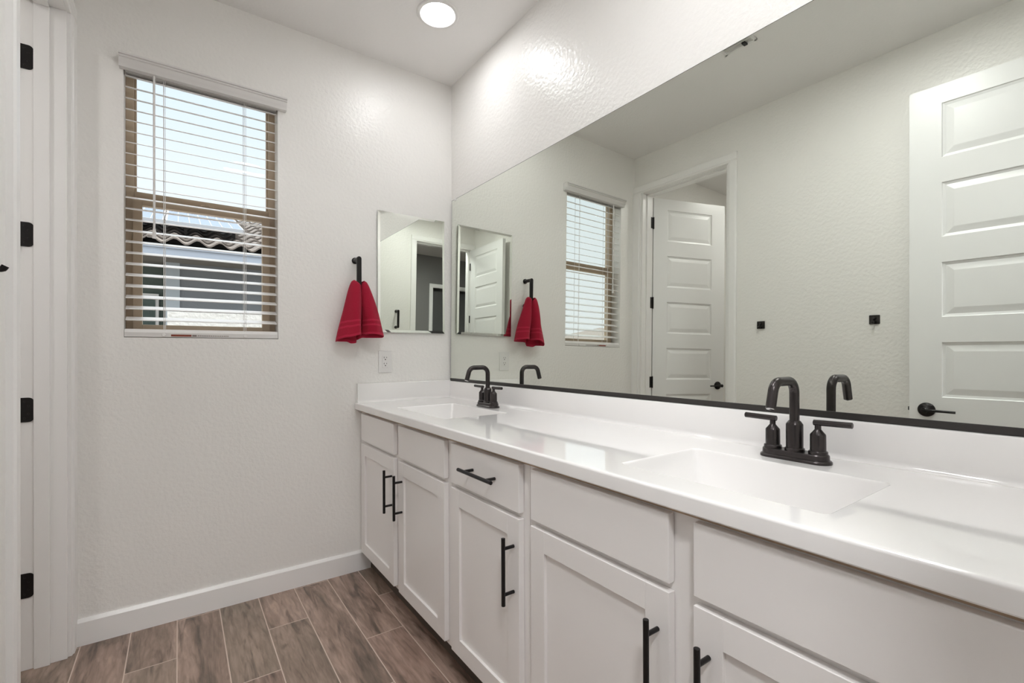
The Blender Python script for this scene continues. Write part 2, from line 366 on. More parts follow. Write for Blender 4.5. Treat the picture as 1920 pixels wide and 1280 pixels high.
def jamb(name, label, horiz, off0, off1, a0, a1, z, stop0, stop1):
    m = MB(); t = 0.012
    if horiz == 'y':
        m.box(off0, a0-t, 0, off1, a0, z); m.box(off0, a1, 0, off1, a1+t, z); m.box(off0, a0-t, z, off1, a1+t, z+t)
        m.box(stop0, a0, 0, stop1, a0+0.011, z); m.box(stop0, a1-0.011, 0, stop1, a1, z); m.box(stop0, a0, z-0.011, stop1, a1, z)
    else:
        m.box(a0-t, off0, 0, a0, off1, z); m.box(a1, off0, 0, a1+t, off1, z); m.box(a0-t, off0, z, a1+t, off1, z+t)
        m.box(a0, stop0, 0, a0+0.011, stop1, z); m.box(a1-0.011, stop0, 0, a1, stop1, z); m.box(a0, stop0, z-0.011, a1, stop1, z)
    return struct(name, m, TRIM, label, 'door frame', bevel=0.0015)
JY0, JY1 = DY0+0.0005, DY1-0.0005
casing('trim_1', 'white casing around the toilet room doorway', 'y', 1, XL, JY0-0.003, JY1+0.003, DOOR_H+0.003, CW, 0.078)
jamb('trim_2', 'white jamb of the toilet room doorway with black hinges on it', 'y', XL-T, XL, DY0+0.012, DY1-0.012+0.0, DOOR_H, XL-0.0885, XL-0.0455)
jx0, jx1 = EX0+0.012, EX1-0.012
casing('trim_3', 'white casing around the entry doorway', 'x', 1, YN, EX0+0.006, EX1-0.006, DOOR_H+0.003, 0.044, CW)
jamb('trim_4', 'white jamb of the entry doorway', 'x', YN-T, YN, jx0, jx1, DOOR_H, YN-0.075, YN-0.04)
casing('trim_5', 'white casing around the dark doorway across the hall', 'x', 1, HY, -2.695, -1.96, 2.235, CW, CW)

# ------------------------------------------------------------------ doors
def six_panels(w, m=0.118):
    return [(m, w-m, 2.337-0.3755*k-0.257, 2.337-0.3755*k) for k in range(6)]
RAISE = [(0.003, 0.005), (0.010, 0.007), (0.014, 0.0085), (0.040, 0.0025), (0.043, 0.002)]
def hinge_mb(h=0.089, w=0.036):
    """jamb leaf in the plane y=0 going to +x, rounded outer corners"""
    m = MB(); r = 0.015; pts = [(0, 0), (w-r, 0)]
    pts += [(w-r+r*math.sin(a), r-r*math.cos(a)) for a in [PI/2*i/6 for i in range(7)]][1:]
    pts += [(w-r+r*math.cos(a), h-r+r*math.sin(a)) for a in [PI/2*i/6 for i in range(7)]]
    pts += [(0, h)]
    m.prism(pts, -0.0022, 0, 'y')
    for px, pz in ((0.012, 0.014), (0.022, 0.030), (0.022, 0.059), (0.012, 0.075)): m.lathe([(0.0035, -0.0022), (0.003, -0.0032), (0, -0.0032)], (px, 0, pz), 'y', 10)
    return m
def lever(parent, x, y, z, out, along, name='lever'):
    """round rose with a slim lever; out = +-1 on local y, along = +-1 on local x"""
    r = MB(); r.lathe([(0.033, 0), (0.033, out*0.004), (0.029, out*0.009), (0.016, out*0.012), (0.0115, out*0.016), (0.0105, out*0.046), (0.013, out*0.050), (0.013, out*0.056), (0.009, out*0.060), (0.004, out*0.060), (0.0035, out*0.063), (0, out*0.063)], (x, y, z), 'y', 28)
    ro = r.build('rose', BLACK, parent, smooth=40)
    l = MB(); p = [(x-along*0.004, y+out*0.053, z), (x+along*0.03, y+out*0.056, z), (x+along*0.07, y+out*0.055, z-0.001), (x+along*0.108, y+out*0.050, z-0.002)]
    l.tube(fillet(p, [0.04, 0.04], 4), [0.010]+[0.0085]*5+[0.0075]*6, 12, 0.75)
    o = l.build(name, BLACK, parent, smooth=40); return ro, o
# toilet room door, open about 70 degrees into the toilet room
ANG = math.radians(200)
HX, HYY = XL-T-0.006, DY1-0.014
d1 = thing('door_1', (HX, HYY, 0.010), 'white six panel door standing open into the toilet room', 'door', None, 'structure', ANG)
dw, dt = 0.685, 0.035
panel_slab(dw, 2.425, dt, six_panels(dw, 0.128), RAISE, RAISE).build('door_panel', DOORP, d1, (0.004, -dt-0.002, 0))
lever(d1, dw-0.058, -0.002, 0.905, 1, -1); lever(d1, dw-0.058, -dt-0.002, 0.905, -1, -1)
# entry door folded back against the left wall
A2 = math.radians(87.2)
d2 = thing('door_2', (EX0+0.016, YN-0.004, 0.010), 'white six panel entry door folded back against the left wall', 'door', None, 'structure', A2)
panel_slab(0.745, 2.425, dt, six_panels(0.745, 0.118), RAISE, RAISE).build('door_panel', DOORP, d2, (0.012, 0, 0))
lever(d2, 0.745-0.052, 0, 0.892, -1, -1)
MB().box(0.757, 0.006, 0.862, 0.7583, 0.029, 0.922).build('latch_plate', BLACK, d2, bevel=0.0004)
MB().box(0.758, 0.012, 0.883, 0.764, 0.023, 0.901).build('latch_bolt', BLACK, d2, bevel=0.002)
for hz in (2.18, 1.536, 0.898, 0.262):
    MB().lathe([(0.0065, 0), (0.0065, 0.089)], (0, 0, hz), 'z', 14).build('hinge', BLACK, d2, (0.003, -0.004, 0), smooth=40)
# hinges of the toilet room door: jamb leaf + knuckle + door leaf, built in door space
Mi = Matrix.Translation(Vector(d1.location)) @ Matrix.Rotation(ANG, 4, 'Z'); Mi = Mi.inverted()
for hz in (2.183, 1.537, 0.899, 0.262):
    m = hinge_mb(); m.lathe([(0.0062, -0.002), (0.0062, 0.091)], (-0.006, -0.004, 0), 'z', 14)
    for v in m.bm.verts: v.co = Mi @ (v.co + Vector((XL-T+0.0005, DY1-0.0125, hz)))
    m.box(0.0, -dt-0.001, hz-0.010, 0.0036, -0.003, hz+0.079)
    m.build('hinge', BLACK, d1, smooth=30)

# ------------------------------------------------------------------ window
wy = 0.09
win = thing('window_1', (-1.22, wy, WZ0), 'tan framed single hung window behind the white blind', 'window', None, 'structure')
wl = tuple(-c for c in win.location)
m = MB()
for a in ((WX0,-.0,WZ0,-1.4785), (-0.9592,0,WZ0,WX1)): m.box(a[0], wy, WZ0, a[3], wy+0.05, WZ1)
m.box(-1.4785, wy, WZ0, -0.9592, wy+0.05, WZ0+0.03); m.box(-1.4785, wy, 2.3635, -0.9592, wy+0.05, WZ1)
m.build('frame', TAN, win, wl, bevel=0.002)
m = MB(); m.box(-1.4785, wy+0.006, 1.818, -0.9592, wy+0.04, 1.848); m.box(-1.4785, wy+0.018, 1.848, -1.470, wy+0.04, 2.3635); m.box(-0.9670, wy+0.018, 1.848, -0.9592, wy+0.04, 2.3635)
up = m.build('upper_sash', TAN, win, wl, bevel=0.0015)
MB().box(-1.475, wy+0.026, 1.845, -0.963, wy+0.030, 2.365).build('upper_glass', GLASS, up)
m = MB(); m.box(-1.482, wy-0.014, WZ0+0.008, -1.450, wy+0.016, 1.818); m.box(-0.9885, wy-0.014, WZ0+0.008, -0.956, wy+0.016, 1.818)
m.box(-1.45, wy-0.014, 1.787, -0.9885, wy+0.016, 1.818); m.box(-1.45, wy-0.014, WZ0+0.008, -0.9885, wy+0.016, 1.272)
lo = m.build('lower_sash', TAN, win, wl, bevel=0.0015)
MB().box(-1.452, wy-0.002, 1.270, -0.987, wy+0.002, 1.789).build('lower_glass', GLASS, lo)
MB().box(-1.4775, wy-0.004, 2.350, -0.9602, wy+0.02, 2.3640).build('head_shade_strip', DARKP, win, wl)  # dark strip drawn for the shaded gap above the glass
m = MB(); m.box(-1.24, wy-0.018, 1.818, -1.19, wy+0.004, 1.826); m.box(-1.222, wy-0.022, 1.822, -1.206, wy-0.004, 1.832)
m.build('sash_lock', TAN, win, wl, bevel=0.001)
# outer sill under the opening
struct('trim_6', bx(WX0, 0.141, WZ0-0.02, WX1, 0.16, WZ0), TAN, 'tan outer sill below the window', 'sill')

# ------------------------------------------------------------------ blind
bl = thing('window_blind', (-1.2185, 0, 1.216), 'white two inch slatted blind with moulded valance over the window', 'blind')
b0 = tuple(-c for c in bl.location)
prof = [(-0.0005, 2.366), (-0.045, 2.3695), (-0.047, 2.3675), (-0.047, 2.361), (-0.0395, 2.3595), (-0.0395, 2.357), (-0.0425, 2.3555), (-0.0425, 2.3525), (-0.036, 2.350), (-0.035, 2.342), (-0.031, 2.332), (-0.0265, 2.324), (-0.0255, 2.318), (-0.021, 2.3165), (-0.0005, 2.3165)]
m = MB(); m.prism(prof, -1.519, -0.896, 'x'); m.build('valance', BLIND, bl, b0, smooth=20)
MB().box(WX0+0.004, 0.008, 2.318, WX1-0.004, 0.058, 2.356).build('headrail', BLIND, bl, b0, bevel=0.002)
TILT = math.radians(19)
m = MB(); sy = 0.036
for k in range(23):
    z = 1.294+0.0462*k; n = 8; top = []; bot = []
    for i in range(n+1):
        s_ = -0.025+0.05*i/n; cr = 0.0016*(1-(s_/0.025)**2)
        y = sy+s_*math.cos(TILT)-cr*math.sin(TILT); zz = z+s_*math.sin(TILT)+cr*math.cos(TILT)
        top.append((y, zz+0.0014)); bot.append((y, zz-0.0014))
    m.prism(top+bot[::-1], WX0+0.004, WX1-0.004, 'x')
m.build('slats', BLIND, bl, b0, smooth=35)
m = MB(); m.prism([(0.002, 1.2165), (0.054, 1.2165), (0.060, 1.230), (0.057, 1.250), (0.012, 1.250), (0.001, 1.236)], WX0+0.001, WX1-0.001, 'x')
br = m.build('bottom_rail', BLIND, bl, b0, bevel=0.0015)
m = MB(); m.box(-1.3490, 0.0002, 1.2205, -1.2765, 0.002, 1.2285); m.build('warning_sticker', STICK, br)
m = MB(); m.box(-1.2735, 0.0003, 1.2210, -1.2575, 0.002, 1.2275)
for i in range(17): m.box(-1.2535+0.007*i, 0.0003, 1.2225, -1.2490+0.007*i, 0.002, 1.2260)
m.build('sticker_print', PRINT, br)
for xx in (-1.374, -1.071):
    m = MB()
    for yy in (sy-0.026, sy+0.026): m.tube([(xx, yy, 1.235), (xx, yy, 2.32)], 0.0011, 6)
    m.tube([(xx+0.006, sy-0.026, 1.235), (xx+0.006, sy-0.026, 2.32)], 0.0009, 6)
    for k in range(23): m.tube([(xx, sy-0.026, 1.284+0.0462*k), (xx, sy+0.026, 1.284+0.0462*k+0.015)], 0.0007, 5)
    m.build('ladder_cord', CORD, bl, b0)
    MB().lathe([(0.007, 0), (0.006, -0.003), (0, -0.003)], (xx, 0.0005, 1.226), 'y', 12).build('cord_button', WHITEP, bl, b0)
m = MB(); m.tube([(-1.4055, -0.013, 1.645), (-1.4055, -0.013, 2.318)], 0.0042, 6)
m.tube([(-1.4055, -0.013, 1.632), (-1.4055, -0.013, 1.672)], [0.0075, 0.0055], 8); m.tube([(-1.4055, -0.013, 1.636), (-1.428, -0.012, 1.636), (-1.431, -0.012, 1.640)], 0.002, 6)
m.tube([(-1.4055, -0.013, 2.300), (-1.4055, 0.010, 2.326)], 0.003, 6)
m.build('tilt_wand', BLIND, bl, b0, smooth=60)

# ------------------------------------------------------------------ outside: neighbour's house, block wall, ground, far houses
struct('ground', bx(-40, 0.16, -0.32, 25, 45, -0.12), GROUND, 'pale gravel yard outside the window', 'ground')
EY, EZ = 5.0, 2.54
ho = thing('neighbour_house', (0, 5.6, -0.12), 'grey neighbouring house with tiled roof seen through the blind', 'house')
h0 = tuple(-c for c in ho.location)
m = MB(); m.box(-1.47, 5.6, -0.12, 6.0, 9.5, 2.45); m.build('wall', STUCCO, ho, h0)
m = MB(); m.box(-5.0, 6.1, -0.12, -1.47, 9.5, 2.45); m.build('recessed_wall', mat('green_grey_stucco', rgb(96, 108, 102), 0.9, bump=(50, 0.4, 0.01)), ho, h0)
m = MB(); m.box(-1.475, 5.57, -0.12, -1.31, 5.62, 2.45); m.build('corner_trim', mat('pale_trim', rgb(170, 178, 184), 0.7), ho, h0)
m = MB(); m.box(-2.3, 6.06, 1.0, -1.56, 6.10, 2.02); gw = m.build('window', TRIM, ho, h0)
MB().box(-2.26, 6.05, 1.04, -1.60, 6.065, 1.98).build('pane', GREENW, gw)
m = MB(); m.box(-5.0, EY, EZ-0.125, 6.2, EY+0.03, EZ); m.box(-5.0, EY-0.02, EZ-0.03, 6.2, EY, EZ); m.build('fascia', FASCIA, ho, h0, bevel=0.004)
m = MB(); m.box(-5.0, EY+0.03, EZ-0.12, 6.2, 6.1, EZ-0.10); m.build('soffit', SOFFIT, ho, h0)
SL = 0.333
m = MB(); pitch = 0.252; nx_ = 8; x = -5.0; rows = []
Ys = [EY-0.05+0.40*k for k in range(13)]
xs = []
while x < 6.2: xs.append(x); x += pitch/nx_
def wave(x): return 0.036*math.sin(2*PI*(x+1.43)/pitch)
for r_ in range(len(Ys)-1):
    ya, yb = Ys[r_], Ys[r_+1]+0.03; lift = 0.03
    ra = [m.bm.verts.new((x, ya, EZ+0.065+(ya-EY)*SL+lift+wave(x))) for x in xs]
    rb = [m.bm.verts.new((x, yb, EZ+0.065+(yb-EY)*SL-0.005+wave(x))) for x in xs]
    rc = [m.bm.verts.new((x, ya, EZ+0.065+(ya-EY)*SL+lift-0.022+wave(x))) for x in xs]
    for i in range(len(xs)-1):
        m.bm.faces.new((ra[i], ra[i+1], rb[i+1], rb[i])); m.bm.faces.new((rc[i], rc[i+1], ra[i+1], ra[i]))
m.build('roof_tiles', TILE, ho, h0, keep=True)
m = MB(); m.prism([(EY+0.04, EZ), (9.9, EZ+4.86*SL), (9.9, EZ-0.1), (EY+0.04, EZ-0.1)], -5.0, 6.2, 'x'); m.build('roof_deck', mat('roof_felt', rgb(60, 56, 54), 0.9), ho, h0)
# solar panels on the roof
for i, x0 in enumerate((-2.425, -1.460)):
    rt = math.atan(SL)
    sp = tag(bx(0, 0, 0, 0.92, 1.60, 0.04).build('solar_panel', [SOLAR], None, (x0, 5.52, EZ+0.235+0.52*SL), (rt, 0, 0)),
             ('solar panel on the roof behind the tilt wand, left of the pair', 'solar panel on the roof in the middle of the window, right of the pair')[i], 'solar panel', 'solar panels on the neighbouring roof')
    m = MB(); m.box(-0.012, -0.012, -0.004, 0, 1.612, 0.044); m.box(0.92, -0.012, -0.004, 0.932, 1.612, 0.044); m.box(0, -0.012, -0.004, 0.92, 0, 0.044); m.box(0, 1.60, -0.004, 0.92, 1.612, 0.044)
    m.build('panel_frame', mat('panel_frame_grey', rgb(200, 203, 208), 0.4), sp)
    for fx in (0.2, 0.8):
        for fy in (0.2, 1.3): MB().box(fx, fy, -0.20, fx+0.04, fy+0.04, 0).build('mounting_foot', BLACK, sp)
m = MB(); m.box(-1.405, 2.6, -0.12, 6.0, 2.75, 1.52); fe = m.build('block_wall', FENCE); tag(fe, 'white block wall at the bottom of the window view', 'wall')
# far house with a hip roof, seen only in the mirror's view of the window
fh = thing('far_house', (-20.5, 17, -0.12), 'low far house with hip roof in the mirror view of the window', 'house')
MB().box(-4.2, -3, 0, 4.2, 3, 2.1).build('wall', mat('tan_stucco', rgb(168, 152, 134), 0.9), fh)
m = MB(); a = [(-4.8,-3.6,2.08), (4.8,-3.6,2.08), (4.8,3.6,2.08), (-4.8,3.6,2.08)]; va = [m.bm.verts.new(p) for p in a]; vb = [m.bm.verts.new((-1.4,0,3.15)), m.bm.verts.new((1.4,0,3.15))]
for f in ((va[0],va[1],vb[1],vb[0]), (va[1],va[2],vb[1]), (va[2],va[3],vb[0],vb[1]), (va[3],va[0],vb[0]), (va[3],va[2],va[1],va[0])): m.bm.faces.new(f)
m.build('roof', TILEGREY, fh)

# ------------------------------------------------------------------ vanity cabinets
XF = -0.553; XC = -0.533          # front of doors, front of carcass
ZT = 0.8485
def bar_pull(parent, L, loc, vertical):
    """bar on two posts standing out to -x from loc (centre, on the door face)"""
    m = MB(); r = 0.0058; a = L/2; q = 0.064; X = -0.036
    if vertical:
        m.tube([(X, 0, -a), (X, 0, a)], r, 14)
    else: m.tube([(X, -a, 0), (X, a, 0)], r, 14)
    for s_ in (-1, 1):
        p = (0, 0, s_*q) if vertical else (0, s_*q, 0)
        m.tube([(X, p[1], p[2]), (0.0, p[1], p[2])], 0.0048, 12)
    return m.build('handle', BLACK, parent, loc, (0,0,0), smooth=40, bevel=0.0006)
def shaker(name, parent, base, y0, y1, z0, z1):
    w, h = y0-y1, z1-z0; s_ = 0.057
    m = MB(); m.box(0, 0, 0, s_, 0.019, h); m.box(w-s_, 0, 0, w, 0.019, h)          # stiles, rails, flat panel
    m.box(s_, 0, 0, w-s_, 0.019, s_); m.box(s_, 0, h-s_, w-s_, 0.019, h); m.box(s_-0.004, 0.0085, s_-0.004, w-s_+0.004, 0.015, h-s_+0.004)
    o = m.build(name, CAB, parent, (XF-base[0], y0-base[1], z0-base[2]), (0, 0, -PI/2), bevel=0.0011)
    return o
def drawer(name, parent, base, y0, y1, z0, z1):
    return MB().box(0, 0, 0, y0-y1, 0.019, z1-z0).build(name, CAB, parent, (XF-base[0], y0-base[1], z0-base[2]), (0, 0, -PI/2), bevel=0.0025)
DZ0, DZ1, OZ0, OZ1 = 0.696, 0.832, 0.118, 0.680
units = [
  ('white two door sink cabinet in the corner under the window wall', -0.004, -1.0185, [(-0.062, -0.510, -0.4905), (-0.5653, -0.993, -0.6060)], None),
  ('narrow white cabinet with one drawer between the two sink cabinets', -1.0185, -1.470, [(-1.0436, -1.4425, -1.4180)], -1.2585),
  ('wide white two door sink cabinet nearest the entry door', -1.470, YN+0.006, [(-1.4952, -1.9315, -1.9055), (-1.984, -2.425, -2.0145)], None)]
for lab, ya, yb, fronts, pull in units:
    base = ((XC+0.0)/1, (ya+yb)/2, 0)
    u = thing('vanity_cabinet', base, lab, 'cabinet', 'vanity cabinets under the worktop')
    o0 = (-base[0], -base[1], 0)
    m = MB(); m.box(XC, ya-0.0005, 0.10, XC+0.018, yb+0.0005, ZT-0.001); m.box(XC+0.018, ya-0.0005, 0.10, XR-0.002, ya-0.016, 0.70); m.box(XC+0.018, yb+0.016, 0.10, XR-0.002, yb+0.0005, 0.70); m.box(XC+0.018, ya-0.016, 0.10, XR-0.002, yb+0.016, 0.116)
    m.build('carcass', CAB, u, o0, bevel=0.0008)
    MB().box(XC-0.0012, ya-0.0005, 0.8335, XC, yb+0.0005, ZT-0.001).build('top_strip', WOODS, u, o0)
    MB().box(-0.484, ya-0.0005, 0.0, -0.470, yb+0.0005, 0.10).build('toe_kick', KICKSHADE, u, o0)  # coloured dark for the shade under the cabinet doors
    for (y0, y1, hy) in fronts:
        dr = drawer('drawer_front', u, base, y0, y1, DZ0, DZ1)
        if pull is not None:
            hh = bar_pull(u, 0.197, (XF-base[0], pull-base[1], 0.7685), False); hh.parent = dr
            hh.matrix_parent_inverse = (Matrix.Translation(dr.location) @ Matrix.Rotation(-PI/2, 4, 'Z')).inverted()
        do = shaker('door', u, base, y0, y1, OZ0, OZ1)
        hh = bar_pull(u, 0.188, (XF-base[0], hy-base[1], 0.5355), True); hh.parent = do
        hh.matrix_parent_inverse = (Matrix.Translation(do.location) @ Matrix.Rotation(-PI/2, 4, 'Z')).inverted()

# ------------------------------------------------------------------ worktop with two moulded basins
TZ = 0.884
vt = thing('vanity_worktop', (-0.28, -1.26, ZT), 'glossy white one piece worktop with two moulded basins and splashbacks', 'worktop')
v0 = tuple(-c for c in vt.location)
basins = [(-0.318, -0.590, 0.155, 0.250), (-0.330, -1.960, 0.151, 0.218)]
XFR, YA, YB = -0.567, -0.001, YN+0.004
def rrect(b, ins, r, n=8):
    hx, hy = b[2]-ins, b[3]-ins; p = []
    for k, (sx_, sy_) in enumerate(((1, 1), (-1, 1), (-1, -1), (1, -1))):
        for i in range(n+1):
            a = PI/2*k+PI/2*i/n; p.append((b[0]+sx_*(hx-r)+r*math.cos(a), b[1]+sy_*(hy-r)+r*math.sin(a)))
    return p
from mathutils.geometry import tessellate_polygon
main = MB(); XI, XO = XFR+0.014, XR-0.002
ys = [YA]
for b in basins: ys += [b[1]+b[3]+0.03, b[1]-b[3]-0.03]
ys.append(YB)
for i in range(len(ys)-1):
    y0, y1 = ys[i], ys[i+1]
    outer = [Vector((XI, y0, TZ)), Vector((XO, y0, TZ)), Vector((XO, y1, TZ)), Vector((XI, y1, TZ))]
    if i % 2 == 0: main.bm.faces.new([main.bm.verts.new(p) for p in outer])
    else:
        hole = [Vector((x, y, TZ)) for x, y in rrect(basins[i//2], 0, 0.016)]
        vs = [main.bm.verts.new(p) for p in outer+hole]
        for t_ in tessellate_polygon([outer, hole]): main.bm.faces.new([vs[k] for k in t_])
# rounded front edge and underside
rows = [(XI, TZ)]
for a in range(0, 7):
    t_ = PI/2*a/6; rows.append((XFR+0.006-0.006*math.sin(t_), TZ-0.006+0.006*math.cos(t_)))
rows += [(XFR, ZT+0.003), (XFR+0.003, ZT), (-0.50, ZT)]
prev = None
for (x, z) in rows:
    cur = [main.bm.verts.new((x, y, z)) for y in (YA, YB)]
    if prev: main.bm.faces.new((prev[0], cur[0], cur[1], prev[1]))
    prev = cur
bmesh.ops.remove_doubles(main.bm, verts=main.bm.verts, dist=1e-5)
bmesh.ops.recalc_face_normals(main.bm, faces=main.bm.faces)
if main.bm.faces[0].normal.z < 0: bmesh.ops.reverse_faces(main.bm, faces=main.bm.faces)
main.build('slab', TOP, vt, v0, smooth=40, keep=True)
DEPTH = 0.125
for k, b in enumerate(basins):
    mb = MB(); prev = None
    prof = [(0, 0, 0.016), (0.0012, -0.0003, 0.0155), (0.0026, -0.0012, 0.015), (0.0040, -0.0030, 0.0145), (0.0050, -0.006, 0.014)]
    prof += [(0.005+0.030*t_/6, -0.006-(DEPTH-0.026)*t_/6, 0.014+0.006*t_/6) for t_ in range(1, 7)]
    prof += [(0.035+0.022*math.sin(t_*PI/12), -(DEPTH-0.020)-0.020*(1-math.cos(t_*PI/12)), 0.02+0.01*t_/6) for t_ in range(1, 7)]
    for ins, dz, r in prof:
        cur = [mb.bm.verts.new((x, y, TZ+dz)) for x, y in rrect(b, ins, r)]
        if prev:
            for i in range(len(cur)): mb.bm.faces.new((prev[i], prev[(i+1) % len(cur)], cur[(i+1) % len(cur)], cur[i]))
        prev = cur
    c_ = mb.bm.verts.new((b[0]+0.02, b[1], TZ-DEPTH))
    for i in range(len(prev)): mb.bm.faces.new((prev[i], prev[(i+1) % len(prev)], c_))
    bmesh.ops.recalc_face_normals(mb.bm, faces=mb.bm.faces)
    if c_.normal.z < 0: bmesh.ops.reverse_faces(mb.bm, faces=mb.bm.faces)
    o = mb.build('basin', TOP, vt, v0, smooth=60, keep=True)
    MB().lathe([(0.034, 0.0005), (0.034, 0.003), (0.026, 0.0045), (0.022, 0.002), (0, 0.004)], (b[0]+0.02, b[1], TZ-DEPTH), 'z', 28).build('drain', BRONZE, o, smooth=40)
# splashbacks with a cove at the foot
def splash_prof(t0, t1, h0_, h1): 
    c = [(t1+0.014*(1-math.cos(a)), h0_+0.014*(1-math.sin(a))) for a in [PI/2*i/5 for i in range(6)]]
    return c
t1 = 0.020
def sp_prof():
    p = [(0, TZ-0.0005), (t1+0.013, TZ-0.0005)]
    p += [(t1+0.013-0.013*math.sin(a), TZ+0.0005+0.013*(1-math.cos(a))) for a in [PI/2*i/5 for i in range(6)]]
    p += [(t1, 0.9785-0.004), (t1-0.0015, 0.9785-0.001), (t1-0.004, 0.9785), (0, 0.9785)]
    return p
m = MB(); m.prism([(XR-0.001-0.006-p[0], p[1]) for p in sp_prof()], YA-0.0205, YB, 'y'); m.box(XR-0.0075, YA-0.0205, TZ, XR-0.001, YB, 0.9785); m.build('backsplash', TOP, vt, v0, smooth=30)
m = MB(); m.prism([(YA-p[0], p[1]+ (0.006 if p[1] > 0.96 else 0)) for p in sp_prof()], XFR+0.010, XR-0.001, 'x'); m.build('side_splash', TOP, vt, v0, smooth=30)

# ------------------------------------------------------------------ faucets
def make_faucet(loc, label):
    f = thing('faucet', loc, label, 'faucet', 'dark bronze basin faucets')
    def stad(L, w, n=14):
        p = []
        for i in range(n+1): a = -PI/2+PI*i/n; p.append((w*math.sin(a) if False else w*math.cos(a+PI/2), L+w*math.sin(a+PI/2) if False else 0))
        return p
    def st(L, w, n=16):   # stadium along y
        P = [(w*math.cos(a), L+w*math.sin(a)) for a in [PI*i/n for i in range(n+1)]]
        P += [(w*math.cos(a), -L+w*math.sin(a)) for a in [PI+PI*i/n for i in range(n+1)]]
        return P
    m = MB(); rings = []
    for (w_, z) in ((0.0285, 0), (0.0285, 0.005), (0.0265, 0.0075), (0.0235, 0.009), (0.0230, 0.019), (0.021, 0.0215)):
        rings.append([m.bm.verts.new((x, y, z)) for x, y in st(0.051, w_)])
    for A, B in zip(rings, rings[1:]):
        for i in range(len(A)): m.bm.faces.new((A[i], A[(i+1) % len(A)], B[(i+1) % len(A)], B[i]))
    m.bm.faces.new(rings[0][::-1]); m.bm.faces.new(rings[-1])
    m.build('base_plate', BRONZE, f, smooth=35)
    m = MB(); m.lathe([(0.0215, 0.0205), (0.0215, 0.027), (0.020, 0.0285), (0.0185, 0.0295), (0.0185, 0.084), (0.0178, 0.086), (0.0125, 0.0935), (0.0115, 0.0935)], n=32)
    m.build('spout_body', BRONZE, f, smooth=30)
    a_ = math.radians(73)
    tip = (-0.0985-0.062*math.cos(a_), 0, 0.190-0.062*math.sin(a_))
    path = fillet([(0, 0, 0.090), (0, 0, 0.190), (-0.0985, 0, 0.190), tip], [0.030, 0.030], 10)
    sp = MB().tube(path, 0.0108, 22).build('spout', BRONZE, f, smooth=40)
    q0 = Vector(path[-1]); dd = (q0-Vector(path[-2])).normalized()
    MB().tube([q0-dd*0.0005, q0+dd*0.0022], 0.0088, 18).build('aerator', CHROME, sp, smooth=40)
    for s_ in (1, -1):
        m = MB(); m.lathe([(0.0200, 0.0205), (0.0200, 0.0275), (0.0185, 0.029), (0.0165, 0.030), (0.0162, 0.066), (0.0155, 0.068), (0.0085, 0.0765), (0.0068, 0.079), (0.0066, 0.090)], (0, s_*0.051, 0), n=28)
        m.build('valve_body', BRONZE, f, smooth=30)
        m = MB(); m.tube([(0, s_*0.042, 0.094), (0, s_*0.120, 0.0955)], 0.0068, 16)
        m.build('lever_handle', BRONZE, f, smooth=40, bevel=0.001)
    return f
make_faucet((-0.108, -0.585, TZ), 'dark bronze two handle faucet at the far basin by the outlet')
make_faucet((-0.108, -1.966, TZ), 'dark bronze two handle faucet at the near basin, large in front of the mirror')

# ------------------------------------------------------------------ large wall mirror
MT, MYW = 0.0112, -0.003
def mx_(y, z): return -0.004+MYW*(y+1.2)+MT*(z-0.985)
my0, my1, mz0, mz1 = -0.0185, YN+0.01, 0.9810, 2.048
mi = thing('wall_mirror', (0, -1.25, 0.98), 'large frameless mirror over the worktop with black bottom channel', 'mirror')
m0 = tuple(-c for c in mi.location)
m = MB(); b = m.bm
fr = [b.verts.new((mx_(y, z), y, z)) for y, z in ((my0, mz0), (my1, mz0), (my1, mz1), (my0, mz1))]
bk = [b.verts.new((mx_(y, z)+0.0045, y, z)) for y, z in ((my0, mz0), (my1, mz0), (my1, mz1), (my0, mz1))]
b.faces.new(fr).material_index = 0; b.faces.new(bk[::-1]).material_index = 1
for i in range(4): b.faces.new((fr[i], bk[i], bk[(i+1) % 4], fr[(i+1) % 4])).material_index = 1
m.build('mirror_sheet', [MIRROR, MEDGE], mi, m0)
# slim dark polished edge along the top and the far side
m = MB()
for (ya, za, yb, zb) in ((my0, mz1, my1, mz1), (my0, mz0, my0, mz1)):
    m.tube([(mx_(ya, za)+0.001, ya, za), (mx_(yb, zb)+0.001, yb, zb)], 0.0014, 6)
m.build('edge', MEDGE, mi, m0)
m = MB(); xb0, xb1 = mx_(my0, 0.985), mx_(my1, 0.985)
pts = []
for y, xx in ((my0+0.0005, xb0), (my1, xb1)):
    pts.append([b_ for b_ in (m.bm.verts.new((xx-0.0035, y, 0.9795)), m.bm.verts.new((xx-0.0035, y, 0.9955)), m.bm.verts.new((xx-0.0005, y, 0.9955)), m.bm.verts.new((xx-0.0005, y, 0.9795)))])
for i in range(4): m.bm.faces.new((pts[0][i], pts[0][(i+1) % 4], pts[1][(i+1) % 4], pts[1][i]))
m.bm.faces.new(pts[0]); m.bm.faces.new(pts[1][::-1])
m.build('bottom_channel', CHAN, mi, m0)
for yy in (-0.062,):
    MB().box(mx_(yy, mz1)-0.003, yy-0.008, mz1-0.010, mx_(yy, mz1)+0.004, yy+0.008, mz1+0.006).build('clip', WHITEP, mi, m0, bevel=0.001)

